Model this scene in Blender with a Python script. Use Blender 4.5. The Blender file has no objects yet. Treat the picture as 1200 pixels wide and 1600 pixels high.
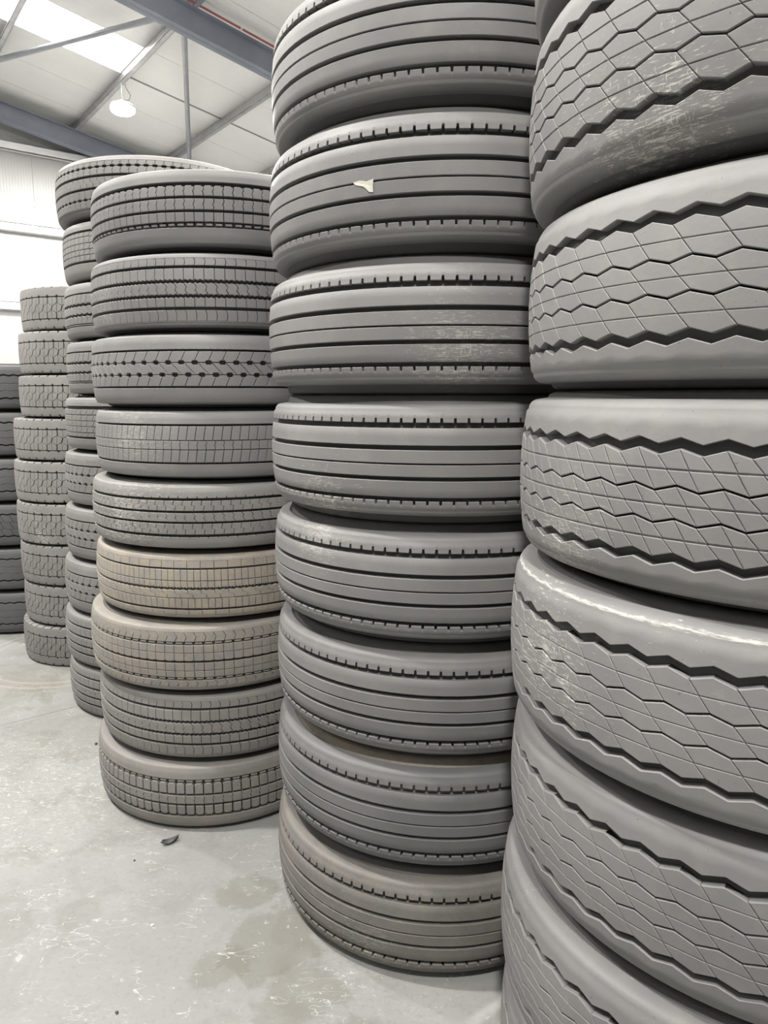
import bpy, math, random
import numpy as np
from math import sin, cos, tan, pi, radians, sqrt, atan
random.seed(7)
D = bpy.data
SC = bpy.context.scene
COL = SC.collection

# ------------------------------------------------------------------ camera
CAM_H = 1.595
FPX = 1110.0
PITCH = atan((800 - 617) / FPX)
cam = D.cameras.new('camera'); cam.sensor_fit = 'VERTICAL'; cam.sensor_height = 36.0
cam.lens = FPX / 1600 * 36.0; cam.clip_start = 0.05; cam.clip_end = 200
camo = D.objects.new('camera', cam); COL.objects.link(camo)
camo.location = (0, 0, CAM_H); camo.rotation_euler = (pi / 2 - PITCH, 0, 0)
SC.camera = camo

# ------------------------------------------------------------------ world, exposure, light strengths
w = D.worlds.new('world'); SC.world = w; w.use_nodes = True
bg = w.node_tree.nodes['Background']; bg.inputs[0].default_value = (0.80, 0.88, 1.0, 1); bg.inputs[1].default_value = 0.6
SC.view_settings.view_transform = 'Standard'; SC.view_settings.look = 'None'
SC.view_settings.gamma = 1.0; SC.view_settings.use_curve_mapping = False
SC.view_settings.exposure = -0.2
SC.cycles.max_bounces = 4; SC.cycles.diffuse_bounces = 3; SC.cycles.glossy_bounces = 2; SC.cycles.use_light_tree = False; SC.cycles.caustics_reflective = False; SC.cycles.adaptive_threshold = 0.04; SC.cycles.adaptive_min_samples = 16
ROOFLIGHT = 9.5          # emission of the translucent roof panels
LAMP_W = 740.0           # watts of each high bay lamp
LAMP_GLOW = 40.0

# ------------------------------------------------------------------ building frame
BAZ = radians(38)        # building axes: local x = a (down the roof slope), local y = b (along the building)
E1 = (cos(BAZ), sin(BAZ)); E2 = (-sin(BAZ), cos(BAZ))
def AB(a, b, z=0.0): return (a * E1[0] + b * E2[0], a * E1[1] + b * E2[1], z)
TS = tan(radians(10)); RIDGE = -3.0
A0, A1, B0, B1 = -20.5, 8.5, -10.0, 15.1
def zr(a):               # height of the purlin centre line
    r = CAM_H + 4.911 - TS * (max(a, RIDGE) - 4.286)
    return r if a >= RIDGE else r - TS * (RIDGE - a)

# ------------------------------------------------------------------ helpers
def tag(o, label=None, cat=None, group=None, kind=None):
    if label: o['label'] = label
    if cat: o['category'] = cat
    if group: o['group'] = group
    if kind: o['kind'] = kind
    return o
def link(name, mesh, parent=None, loc=(0, 0, 0), rz=0.0):
    o = D.objects.new(name, mesh); COL.objects.link(o)
    o.parent = parent; o.location = loc; o.rotation_euler = (0, 0, rz)
    return o
def empty(name, loc=(0, 0, 0), rz=0.0):
    o = link(name, None, None, loc, rz); o.empty_display_size = 0.1
    return o
def mesh(name, verts, faces, mat, smooth=None):
    m = D.meshes.new(name); m.from_pydata([tuple(v) for v in verts], [], [tuple(f) for f in faces])
    m.materials.append(mat)
    if smooth is not None:
        m.polygons.foreach_set('use_smooth', [True] * len(m.polygons))
        m.set_sharp_from_angle(angle=radians(smooth))
    m.update()
    return m
class MB:
    def __init__(s): s.v = []; s.f = []
    def add(s, v, f):
        n = len(s.v); s.v += [tuple(p) for p in v]; s.f += [tuple(i + n for i in q) for q in f]
    def hexa(s, p):     # 4 bottom ccw, 4 top ccw
        s.add(p, [(3, 2, 1, 0), (4, 5, 6, 7), (0, 1, 5, 4), (1, 2, 6, 5), (2, 3, 7, 6), (3, 0, 4, 7)])
    def box(s, x0, x1, y0, y1, z0, z1):
        s.hexa([(x0, y0, z0), (x1, y0, z0), (x1, y1, z0), (x0, y1, z0), (x0, y0, z1), (x1, y0, z1), (x1, y1, z1), (x0, y1, z1)])
    def slope(s, a0, a1, b0, b1, o0, o1, o0b=None):   # box following the roof slope; o = drop below purlin line
        if o0b is None: o0b = o0
        s.hexa([(a0, b0, zr(a0) - o0), (a1, b0, zr(a1) - o0b), (a1, b1, zr(a1) - o0b), (a0, b1, zr(a0) - o0),
                (a0, b0, zr(a0) - o1), (a1, b0, zr(a1) - o1), (a1, b1, zr(a1) - o1), (a0, b1, zr(a0) - o1)])
    def tube(s, pts, r, n=10):
        pts = [np.array(p, float) for p in pts]; rings = []
        for i, p in enumerate(pts):
            d = pts[min(i + 1, len(pts) - 1)] - pts[max(i - 1, 0)]; d /= np.linalg.norm(d)
            u = np.cross(d, (0, 0, 1.0) if abs(d[2]) < .9 else (1.0, 0, 0)); u /= np.linalg.norm(u); v = np.cross(d, u)
            rr = r[i] if isinstance(r, (list, tuple)) else r
            rings.append([p + rr * (cos(2 * pi * k / n) * u + sin(2 * pi * k / n) * v) for k in range(n)])
        V = [q for g in rings for q in g]; F = []
        for i in range(len(pts) - 1):
            for k in range(n):
                F.append((i * n + k, i * n + (k + 1) % n, (i + 1) * n + (k + 1) % n, (i + 1) * n + k))
        F.append(tuple(range(n - 1, -1, -1))); F.append(tuple((len(pts) - 1) * n + k for k in range(n)))
        s.add(V, F)
    def lathe(s, prof, n=24, cx=0, cy=0):
        V = []; F = []; m = len(prof)
        for k in range(n):
            t = 2 * pi * k / n
            V += [(cx + r * cos(t), cy + r * sin(t), z) for r, z in prof]
        for k in range(n):
            for i in range(m - 1):
                F.append((k * m + i, ((k + 1) % n) * m + i, ((k + 1) % n) * m + i + 1, k * m + i + 1))
        s.add(V, F)
    def build(s, name, mat, parent=None, loc=(0, 0, 0), rz=0.0, smooth=None):
        return link(name, mesh(name, s.v, s.f, mat, smooth), parent, loc, rz)

# ------------------------------------------------------------------ materials
class NT:
    def __init__(s, name):
        s.m = D.materials.new(name); s.m.use_nodes = True; s.t = s.m.node_tree
        s.b = s.t.nodes['Principled BSDF']
    def n(s, typ, **kw):
        nd = s.t.nodes.new(typ)
        for k, v in kw.items():
            if k.startswith('i_'):
                key = k[2:]; key = int(key) if key.isdigit() else key.replace('_', ' ')
                nd.inputs[key].default_value = v
            else: setattr(nd, k, v)
        return nd
    def l(s, a, b): s.t.links.new(a, b)
    def math(s, op, a, b=None, clamp=False):
        nd = s.n('ShaderNodeMath', operation=op, use_clamp=clamp)
        for i, x in enumerate((a, b)):
            if x is None: continue
            if isinstance(x, (int, float)): nd.inputs[i].default_value = x
            else: s.l(x, nd.inputs[i])
        return nd.outputs[0]
    def mix(s, fac, a, b):
        nd = s.n('ShaderNodeMix', data_type='RGBA')
        for i, x in ((0, fac), (6, a), (7, b)):
            if isinstance(x, tuple): nd.inputs[i].default_value = (*x, 1) if len(x) == 3 else x
            elif isinstance(x, (int, float)): nd.inputs[i].default_value = x
            else: s.l(x, nd.inputs[i])
        return nd.outputs[2]
    def ramp(s, x, lo, hi):
        nd = s.n('ShaderNodeMapRange', interpolation_type='SMOOTHSTEP'); nd.inputs[1].default_value = lo; nd.inputs[2].default_value = hi
        s.l(x, nd.inputs[0]); return nd.outputs[0]
    def noise(s, vec, scale, detail=4, rough=.55, dist=0.0):
        nd = s.n('ShaderNodeTexNoise'); nd.inputs['Scale'].default_value = scale; nd.inputs['Detail'].default_value = detail
        nd.inputs['Roughness'].default_value = rough; nd.inputs['Distortion'].default_value = dist
        s.l(vec, nd.inputs['Vector']); return nd.outputs[0]
    def mapv(s, vec, sc=(1, 1, 1), rot=(0, 0, 0), loc=(0, 0, 0)):
        nd = s.n('ShaderNodeMapping'); nd.inputs['Scale'].default_value = sc; nd.inputs['Rotation'].default_value = rot; nd.inputs['Location'].default_value = loc
        s.l(vec, nd.inputs['Vector']); return nd.outputs[0]
    def pos(s): return s.n('ShaderNodeNewGeometry').outputs['Position']
    def attr(s, name): return s.n('ShaderNodeAttribute', attribute_type='OBJECT', attribute_name=name).outputs['Fac']
    def set(s, **kw):
        for k, v in kw.items():
            k = {'color': 'Base Color', 'rough': 'Roughness', 'metal': 'Metallic', 'spec': 'Specular IOR Level', 'normal': 'Normal'}.get(k, k)
            if hasattr(v, 'links') or hasattr(v, 'is_output'): s.l(v, s.b.inputs[k])
            else: s.b.inputs[k].default_value = (*v, 1) if isinstance(v, tuple) and len(v) == 3 else v
        return s.m
    def bump(s, h, strength, dist):
        nd = s.n('ShaderNodeBump'); nd.inputs['Strength'].default_value = strength; nd.inputs['Distance'].default_value = dist
        s.l(h, nd.inputs['Height']); return nd.outputs[0]

def rubber():
    t = NT('worn_rubber'); p = t.pos()
    big = t.noise(p, 4.0, 2); fine = t.noise(p, 130.0, 2, .6); mid = t.noise(p, 24.0, 3)
    tone = t.attr('tone'); dust = t.attr('dust'); scuff = t.attr('scuff')
    c = t.mix(t.ramp(big, .3, .72), (.142, .143, .146), (.172, .172, .173))
    c = t.mix(t.math('MULTIPLY', t.ramp(mid, .5, .8), .22), c, (.22, .218, .21))
    # earth-brown dirt that clings to single tyres
    dm = t.math('MULTIPLY', dust, t.ramp(t.math('ADD', t.math('MULTIPLY', mid, .55), t.math('MULTIPLY', fine, .55)), .22, .92), clamp=True)
    c = t.mix(dm, c, (.27, .225, .165))
    # pale scuffs: streaks of fine scratches inside loose patches, densest round one worn spot of each tyre
    st1 = t.noise(t.mapv(p, (45, 45, 420), (0.0, .12, .3)), 1.0, 3, .7)
    st2 = t.noise(t.mapv(p, (300, 300, 45), (.7, .5, 0)), 1.0, 3, .7)
    patch = t.noise(p, 4.3, 2, .5, .3)
    ca = t.n('ShaderNodeAttribute', attribute_type='OBJECT', attribute_name='worn_spot')
    vm = t.n('ShaderNodeVectorMath', operation='DISTANCE'); t.l(p, vm.inputs[0]); t.l(ca.outputs['Vector'], vm.inputs[1])
    spot = t.math('SUBTRACT', 1.0, t.math('DIVIDE', vm.outputs['Value'], t.attr('worn_size')), clamp=True)
    spot = t.math('ADD', t.math('MULTIPLY', spot, .205), t.math('MULTIPLY', t.math('SUBTRACT', patch, .5), .35))
    lvl = t.math('MAXIMUM', t.math('MULTIPLY', t.ramp(patch, .56, .68), .06), spot)
    tex = t.math('MAXIMUM', st1, t.math('SUBTRACT', st2, .05))
    sm = t.ramp(t.math('ADD', tex, lvl), .70, .80)
    sm = t.math('MULTIPLY', sm, t.math('MULTIPLY', scuff, .8), clamp=True)
    # scraped band along a shoulder
    sx = t.n('ShaderNodeSeparateXYZ'); t.l(p, sx.inputs[0])
    bd = t.math('ABSOLUTE', t.math('SUBTRACT', sx.outputs[2], t.attr('band_height')))
    bm = t.ramp(t.math('ADD', t.math('MULTIPLY', bd, -80.0), t.math('MULTIPLY', st1, 1.3)), .3, .8)
    sm = t.math('MAXIMUM', sm, bm)
    c = t.mix(sm, c, (.42, .405, .37))
    c = t.mix(t.math('MULTIPLY', t.ramp(fine, .70, .76), .55), c, (.05, .05, .05))
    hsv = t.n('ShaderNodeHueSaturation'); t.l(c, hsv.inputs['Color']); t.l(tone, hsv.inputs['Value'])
    return t.set(color=hsv.outputs[0], rough=t.math('ADD', t.math('MULTIPLY', mid, .2), .48), spec=.38, normal=t.bump(fine, .2, .001))
def concrete():
    t = NT('concrete'); p = t.pos()
    n1 = t.noise(p, .9, 5, .6); n2 = t.noise(p, 5.5, 6, .62, .4); n3 = t.noise(p, 60.0, 4, .7)
    c = t.mix(t.ramp(n1, .3, .7), (.19, .194, .187), (.24, .239, .228))
    c = t.mix(t.math('MULTIPLY', t.ramp(n2, .48, .70), .6), c, (.165, .16, .146))
    c = t.mix(t.math('MULTIPLY', t.ramp(n3, .50, .72), .45), c, (.15, .147, .135))
    # brown damp-looking stains, each with its own outline
    edge = t.math('MULTIPLY', t.math('SUBTRACT', t.noise(p, 7.0, 5, .6, .6), .5), 0.62)
    for (x, y, r, k) in ((-.45, 2.08, .10, .55), (-.33, 1.86, .16, .62), (-.47, 1.77, .09, .6), (-.22, 1.70, .12, .5), (-.06, 1.52, .10, .5), (-.95, 2.0, .08, .3), (-1.9, 3.9, .3, .3), (-.72, 2.05, .1, .2), (-.28, 1.60, .10, .45), (-1.5, 3.25, .35, .3), (-2.2, 3.7, .4, .3), (-.9, 2.55, .22, .22), (-1.15, 1.9, .10, .3), (-.2, 1.95, .14, .35)):
        vm = t.n('ShaderNodeVectorMath', operation='DISTANCE'); t.l(p, vm.inputs[0]); vm.inputs[1].default_value = (x, y, 0)
        m = t.math('SUBTRACT', r, t.math('ADD', vm.outputs['Value'], t.math('MULTIPLY', edge, r * 3.2)))
        c = t.mix(t.math('MULTIPLY', t.ramp(m, 0, .03), k * .62), c, (.11, .10, .077))
    # pale scratches and scraped paint: thin curved lines inside loose patches
    for i, (rot, sc, wd, q, f) in enumerate(((.35, (1, 3.2, 1), .0035, .8, 5.0), (-.75, (1, 2.6, 1), .0035, .75, 7.0), (1.2, (1, 4.0, 1), .003, .7, 11.0))):
        s_ = t.noise(t.mapv(p, sc, (0, 0, rot), (i * 3.1, i * 1.7, 0)), f, 3, .55, .2)
        ln = t.math('SUBTRACT', 1.0, t.ramp(t.math('ABSOLUTE', t.math('SUBTRACT', s_, .5)), wd * .4, wd * 1.6))
        msk = t.ramp(t.noise(t.mapv(p, loc=(i * 5, 2, 0)), 4.5, 4, .7), .53, .60)
        c = t.mix(t.math('MULTIPLY', t.math('MULTIPLY', ln, msk), q), c, (.42, .415, .395))
    v = t.noise(t.mapv(p, (1.0, 2.6, 1), (0, 0, .55)), 30.0, 4, .75, 1.5)
    vm = t.n('ShaderNodeVectorMath', operation='DISTANCE'); t.l(p, vm.inputs[0]); vm.inputs[1].default_value = (-1.45, 2.7, 0)
    area = t.math('SUBTRACT', 1.0, t.ramp(vm.outputs['Value'], .1, .75))
    sp = t.ramp(t.noise(t.mapv(p, loc=(9, 4, 0)), 26.0, 4, .75, .8), .64, .69)
    c = t.mix(t.math('MULTIPLY', t.math('MAXIMUM', t.math('MULTIPLY', t.ramp(v, .57, .61), area), t.math('MULTIPLY', sp, .6)), .8), c, (.42, .41, .385))
    # circular rub marks round a stack that was moved
    vm = t.n('ShaderNodeVectorMath', operation='DISTANCE'); t.l(p, vm.inputs[0]); vm.inputs[1].default_value = (-1.95, 4.25, 0)
    ring = t.math('SINE', t.math('MULTIPLY', vm.outputs['Value'], 95.0))
    rm = t.math('MULTIPLY', t.ramp(vm.outputs['Value'], .40, .46), t.math('SUBTRACT', 1.0, t.ramp(vm.outputs['Value'], .55, .64)))
    c = t.mix(t.math('MULTIPLY', t.math('MULTIPLY', t.ramp(ring, .2, .9), rm), .3), c, (.40, .36, .28))
    speck = t.ramp(t.noise(p, 130.0, 1, .5), .80, .83)
    c = t.mix(t.math('MULTIPLY', speck, .7), c, (.12, .12, .12))
    h = t.math('ADD', t.math('MULTIPLY', n2, .6), t.math('MULTIPLY', n3, .4))
    return t.set(color=c, rough=t.math('ADD', t.math('MULTIPLY', n2, .35), .36), spec=.4, normal=t.bump(h, .18, .004))
def plain(name, col, rough=.5, metal=0.0, var=.08, scale=3.0, spec=.4, bump=0.0):
    t = NT(name); p = t.pos(); n = t.noise(p, scale, 5, .6)
    d = tuple(x * (1 - var) for x in col); u = tuple(min(1, x * (1 + var)) for x in col)
    kw = dict(color=t.mix(t.ramp(n, .3, .7), d, u), rough=rough, metal=metal, spec=spec)
    if bump: kw['normal'] = t.bump(t.noise(p, scale * 20, 3), bump, .002)
    return t.set(**kw)
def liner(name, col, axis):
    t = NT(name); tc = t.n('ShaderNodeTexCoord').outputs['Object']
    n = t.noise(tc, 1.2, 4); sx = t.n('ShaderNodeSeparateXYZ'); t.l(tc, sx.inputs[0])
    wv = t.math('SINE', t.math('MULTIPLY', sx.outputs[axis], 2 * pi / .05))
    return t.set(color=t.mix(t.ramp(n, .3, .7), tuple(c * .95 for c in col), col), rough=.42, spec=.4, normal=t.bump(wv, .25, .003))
def glow(name, col, strength):
    t = NT(name); t.b.inputs['Base Color'].default_value = (.9, .9, .9, 1)
    n = t.noise(t.pos(), 2.0, 2)
    t.l(t.mix(n, tuple(c * .97 for c in col), col), t.b.inputs['Emission Color']); t.b.inputs['Emission Strength'].default_value = strength
    return t.m
M_RUB = rubber()
M_FLOOR = concrete()
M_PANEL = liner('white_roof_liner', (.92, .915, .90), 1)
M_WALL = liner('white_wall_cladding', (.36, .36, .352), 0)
M_STEEL = plain('grey_painted_steel', (.235, .255, .305), .45, .0, .10, 2.0)
M_GALV = plain('galvanised_steel', (.55, .555, .56), .38, .75, .10, 6.0)
M_TUBE = plain('grey_tube_steel', (.36, .375, .40), .42, .35, .08, 4.0)
M_GIRT = plain('white_coated_rail', (.80, .80, .80), .4, 0, .04)
M_RED = plain('red_conduit_plastic', (.34, .10, .10), .45)
M_CLIP = plain('pale_clip_plastic', (.75, .72, .70), .5)
M_SKY = glow('translucent_rooflight', (1.0, .99, .95), ROOFLIGHT)
M_LENS = glow('lamp_lens', (1.0, .95, .84), LAMP_GLOW)
M_LAMP = plain('white_lamp_housing', (.8, .8, .78), .4)
M_CORD = plain('grey_cable_sheath', (.35, .34, .33), .5)
M_PAPER = plain('torn_paper', (.46, .45, .385), .8, 0, .12, 60)
M_STONE = plain('dark_grit', (.06, .06, .06), .8, 0, .2, 80)
M_CHIP = plain('white_chip', (.85, .84, .80), .7, 0, .1, 80)

# ------------------------------------------------------------------ the shell
def shell():
    fl = MB(); fl.box(A0, A1, B0, B1, -.30, -.012)
    floor = tag(fl.build('floor', M_FLOOR, rz=BAZ), 'pale grey concrete floor with scratches and brown stains', 'floor', kind='structure')
    ja = [A0, -14.4, -8.7, -3.0, 2.7, A1]; jb = [B0, -7.0, -1.65, 3.72, 9.1, B1]
    for i in range(len(ja) - 1):
        for j in range(len(jb) - 1):
            s = MB(); g = .0015; s.box(ja[i] + g, ja[i + 1] - g, jb[j] + g, jb[j + 1] - g, -.012, 0)
            s.build('slab', M_FLOOR, floor)
    # gable wall and eave walls, each of upright cladding panels
    def wall(name, label, a0, a1, b0, b1, along, mat):
        base = MB()
        if along == 'a': base.add([(a0, b0 + .06, 0), (a1, b0 + .06, 0), (a1, b0 + .06, zr(a1)), (RIDGE, b0 + .06, zr(RIDGE)), (a0, b0 + .06, zr(a0))], [(0, 1, 2, 3, 4)])
        else: base.add([(a0, b0, 0), (a0, b1, 0), (a0, b1, zr(a0) + .1), (a0, b0, zr(a0) + .1)], [(0, 1, 2, 3)])
        wo = tag(base.build(name, mat, rz=BAZ), label, 'wall', kind='structure')
        lo, hi = (a0, a1) if along == 'a' else (b0, b1)
        n = round((hi - lo) / 1.0); st = (hi - lo) / n; g = .002
        for k in range(n):
            x0, x1 = lo + k * st + g, lo + (k + 1) * st - g; pm = MB()
            if along == 'a':
                s_ = 1 if b0 > 0 else -1; y0, y1 = (b0, b0 + .05) if s_ > 0 else (b0 - .0, b0 + .05)
                top0, top1 = zr(x0) + .08, zr(x1) + .08
                pm.hexa([(x0, y0, 0), (x1, y0, 0), (x1, y1, 0), (x0, y1, 0), (x0, y0, top0), (x1, y0, top1), (x1, y1, top1), (x0, y1, top0)])
            else:
                xa, xb = (a0 - .05, a0) if a0 > 0 else (a0, a0 + .05)
                pm.box(xa, xb, x0, x1, 0, zr(a0) + .08)
            pm.build('cladding_panel', mat, wo)
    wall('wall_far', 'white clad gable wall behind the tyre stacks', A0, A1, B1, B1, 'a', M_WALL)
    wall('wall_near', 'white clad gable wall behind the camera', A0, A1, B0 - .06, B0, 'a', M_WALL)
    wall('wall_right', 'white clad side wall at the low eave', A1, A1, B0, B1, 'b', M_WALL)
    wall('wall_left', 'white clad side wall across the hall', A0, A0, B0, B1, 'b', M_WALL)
    for i, (z, lab) in enumerate(((4.45, 'topmost white horizontal rail on the gable wall'), (3.045, 'middle white horizontal rail on the gable wall'), (1.632, 'third white horizontal rail down on the gable wall'), (.25, 'lowest white horizontal rail on the gable wall'))):
        zc = CAM_H + z; g = MB()
        g.box(A0 + .1, A1 - .1, B1 - .11, B1, zc - .075, zc - .06); g.box(A0 + .1, A1 - .1, B1 - .11, B1 - .10, zc - .075, zc + .075); g.box(A0 + .1, A1 - .1, B1 - .11, B1, zc + .06, zc + .075)
        tag(g.build('trim_%d' % (i + 1), M_GIRT, rz=BAZ), lab, 'rail', kind='structure')
    # roof liner panels (about 1 m wide, running down the slope) with translucent rooflights between
    c = MB(); c.slope(RIDGE, A1, B0, B1 + .1, -.17, -.19); c.slope(A0, RIDGE, B0, B1 + .1, -.17, -.19)
    ceil = tag(c.build('ceiling', M_PANEL, rz=BAZ), 'white lined pitched roof with translucent rooflights', 'ceiling', kind='structure')
    PW = 1.034; b = 12.155 + 3 * PW
    k = 0; bays = [11.638, 6.468, 1.298, -3.872, -9.0]
    while b - PW > B0 - .8:
        x0, x1 = b - PW, b; g0 = .004
        x0c, x1c = max(x0, B0) + g0, min(x1, B1) - g0
        mid = (x0 + x1) / 2
        light = any(abs(mid - q) < .3 for q in bays)
        for (a0, a1) in ((RIDGE, A1), (A0, RIDGE)):
            if light:
                la0, la1 = (-1.4, 4.22) if a0 == RIDGE else (-10.2, -4.6)
                for (s0, s1) in ((a0, la0), (la1, a1)):
                    q = MB(); q.slope(s0, s1, x0c, x1c, -.09, -.17); q.build('roof_panel', M_PANEL, ceil)
                q = MB(); q.slope(la0 + .004, la1 - .004, x0c, x1c, -.095, -.15)
                q.build('rooflight_panel', M_SKY, ceil)['label'] = 'glowing translucent rooflight panel'
            else:
                q = MB(); q.slope(a0, a1, x0c, x1c, -.09, -.17); q.build('roof_panel', M_PANEL, ceil)
        b -= PW; k += 1
    # dark joint strip that shows between two panels
    q = MB(); q.slope(4.30, A1, 12.14, 12.165, -.075, -.09); q.build('joint_strip', M_TUBE, ceil)
    # purlins: Z sections that run along the building
    for (a, lab) in ((2.64, 'galvanised roof purlin above the bright rooflight at the top left corner'), (4.24, 'galvanised roof purlin that carries the hanging lamp'), (5.92, 'galvanised roof purlin behind the thin upright brace'), (7.45, 'galvanised roof purlin nearest the low eave'),
                     (.97, None), (-.7, None), (-2.4, None), (-4.2, None), (-6.2, None), (-8.2, None), (-10.2, None), (-12.2, None), (-14.2, None), (-16.2, None), (-18.2, None)):
        p = MB(); t_ = .006; z = 0
        def zb(x0, x1, o0, o1, p=p, a=a): p.box(x0, x1, B0 + .05, B1 - .005, zr(a) - o0, zr(a) - o1)
        zb(a - .004, a + .004, .09, -.085); zb(a - .075, a, .09, .078); zb(a, a + .075, -.075, -.087); zb(a - .075, a - .069, .09, .065)
        tag(p.build('roof_purlin', M_GALV, rz=BAZ), lab or 'galvanised roof purlin out of view over the aisle', 'purlin', 'roof purlins', 'structure')
    # rafters: I sections across the building
    for (b, lab) in ((9.34, 'blue-grey steel rafter with a red conduit, crossing above the stacks'), (14.70, 'blue-grey steel rafter along the top of the gable wall'), (3.95, None), (-1.4, None), (-6.8, None)):
        r = MB(); hw = .09; d0 = .32; d1 = .75; kn = 5.45
        for (x0, x1, e0, e1) in ((RIDGE, kn, d0, d0), (kn, A1 - .08, d0, d1), (A0 + .08, RIDGE, d0, d0)):
            r.slope(x0, x1, b - hw, b + hw, .09 + .014, .09)
            r.slope(x0, x1, b - .006, b + .006, .09 + e0, .09, .09 + e1)
            # bottom flange
            r.hexa([(x0, b - hw, zr(x0) - .09 - e0), (x1, b - hw, zr(x1) - .09 - e1), (x1, b + hw, zr(x1) - .09 - e1), (x0, b + hw, zr(x0) - .09 - e0),
                    (x0, b - hw, zr(x0) - .076 - e0), (x1, b - hw, zr(x1) - .076 - e1), (x1, b + hw, zr(x1) - .076 - e1), (x0, b + hw, zr(x0) - .076 - e0)])
        ro = tag(r.build('roof_rafter', M_STEEL, rz=BAZ), lab or 'blue-grey steel rafter out of view overhead', 'rafter', 'roof rafters', 'structure')
        cm = MB()
        for x0, x1 in ((A1 - .35, A1 - .06), (A0 + .06, A0 + .35)): cm.box(x0, x1, b - .012, b + .012, 0, zr(x0) - .4); cm.box(x0, x0 + .014, b - .1, b + .1, 0, zr(x0) - .1); cm.box(x1 - .014, x1, b - .1, b + .1, 0, zr(x1) - .1)
        cm.build('column', M_STEEL, ro)
    cd = MB(); a_s = np.linspace(-2.8, 8.2, 12); bb = 9.34 - .125
    cd.tube([(a, bb, zr(a) - .075) for a in a_s], .015, 8)
    co = tag(cd.build('conduit', M_RED, rz=BAZ, smooth=40), 'red conduit running along the top of the near rafter', 'conduit')
    for a in np.arange(-2.0, 8.0, .62):
        k_ = MB(); k_.tube([(a - .012, bb, zr(a) - .075), (a + .012, bb, zr(a) - .077)], .022, 8); k_.build('clip', M_CLIP, co)
    for (p0, p1, lab) in (((4.05, 9.45), (1.95, 14.62), 'long round roof brace slanting across the bright rooflight'), ((4.13, 9.45), (6.38, 14.6), 'round roof brace that hangs like an upright from the near rafter')):
        s = MB(); s.tube([(p0[0], p0[1], zr(p0[0]) - .16), (p1[0], p1[1], zr(p1[0]) - .16)], .038, 12)
        bo = s.build('roof_brace', M_TUBE, rz=BAZ, smooth=40); tag(bo, lab, 'brace', 'roof braces')
        e = MB(); dx = np.array([p1[0] - p0[0], p1[1] - p0[1]]); dx /= np.linalg.norm(dx)
        q0 = np.array(p0); q1 = q0 + dx * .18
        e.hexa([(q0[0] - .05, q0[1], zr(q0[0]) - .165), (q0[0] + .05, q0[1], zr(q0[0]) - .165), (q1[0] + .05, q1[1], zr(q1[0]) - .165), (q1[0] - .05, q1[1], zr(q1[0]) - .165),
                (q0[0] - .05, q0[1], zr(q0[0]) - .155), (q0[0] + .05, q0[1], zr(q0[0]) - .155), (q1[0] + .05, q1[1], zr(q1[0]) - .155), (q1[0] - .05, q1[1], zr(q1[0]) - .155)])
        e.build('gusset_plate', M_STEEL, bo)
shell()

# ------------------------------------------------------------------ high bay lamps
def lamp(a, b, label, first=[None]):
    zt = zr(a) - .09; drop = .27
    root = empty('high_bay_lamp', AB(a, b, zt - drop - .13), BAZ)
    tag(root, label, 'lamp', 'hanging high bay lamps')
    if first[0] is None:
        rod = MB(); rod.tube([(0, 0, .15), (0, 0, drop + .14)], .008, 8); rod.tube([(0, 0, .12), (.03, 0, .15), (0, 0, .18), (-.03, 0, .15), (0, 0, .12)], .006, 6)
        ho = MB(); ho.lathe([(.0, .12), (.06, .12), (.07, .08), (.13, .07), (.185, .045), (.19, .02), (.165, .012)], 32)
        fins = MB()
        for k in range(16):
            t = 2 * pi * k / 16; c_, s_ = cos(t), sin(t)
            fins.add([(.07 * c_ - .003 * s_, .07 * s_ + .003 * c_, .06), (.18 * c_ - .003 * s_, .18 * s_ + .003 * c_, .04), (.17 * c_ - .003 * s_, .17 * s_ + .003 * c_, .075), (.075 * c_ - .003 * s_, .075 * s_ + .003 * c_, .105),
                      (.07 * c_ + .003 * s_, .07 * s_ - .003 * c_, .06), (.18 * c_ + .003 * s_, .18 * s_ - .003 * c_, .04), (.17 * c_ + .003 * s_, .17 * s_ - .003 * c_, .075), (.075 * c_ + .003 * s_, .075 * s_ - .003 * c_, .105)],
                     [(0, 1, 2, 3), (7, 6, 5, 4), (0, 4, 5, 1), (2, 1, 5, 6), (3, 2, 6, 7)])
        le = MB(); le.lathe([(.188, .02), (.18, -.03), (.15, -.055), (.08, -.068), (0.0, -.072)], 32)
        ca = MB(); ca.tube([(0, 0, .13), (.05, .03, .16), (.14, .08, .19), (.17, .1, .28), (.10, .06, .34), (.06, .03, .38), (.09, .05, drop + .13)], .006, 6)
        first[0] = [('rod', mesh('rod', rod.v, rod.f, M_GALV)), ('housing', mesh('housing', ho.v, ho.f, M_LAMP, 40)), ('heat_sink', mesh('heat_sink', fins.v, fins.f, M_LAMP)),
                    ('lens', mesh('lens', le.v, le.f, M_LENS, 40)), ('cable', mesh('cable', ca.v, ca.f, M_CORD, 60))]
    made = {}
    for n, m in first[0]: made[n] = link(n, m, made['housing'] if n == 'heat_sink' else root)
    ld = D.lights.new('lamp_light', 'AREA'); ld.shape = 'DISK'; ld.size = .34; ld.energy = LAMP_W; ld.color = (1.0, .97, .93)
    lo = link('lamp_light', ld, root, (0, 0, -.085))
lamp(4.19, 12.05, 'bright round high bay lamp hanging from the roof purlin')
for b, q in ((6.6, 'next after the visible lamp'), (1.25, 'over the middle of the row'), (-4.1, 'at the near end')): lamp(4.24, b, 'unseen round high bay lamp added for light above the tyre row, ' + q)  # unseen repeats of the hanging lamp, added to light the hall
for b, q in ((9.3, 'nearest the gable wall'), (3.95, 'in the middle'), (-1.4, 'behind the camera')): lamp(-1.5, b, 'unseen round high bay lamp added for light above the aisle, ' + q)  # unseen aisle lamps, put in to light the facing treads from above

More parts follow.
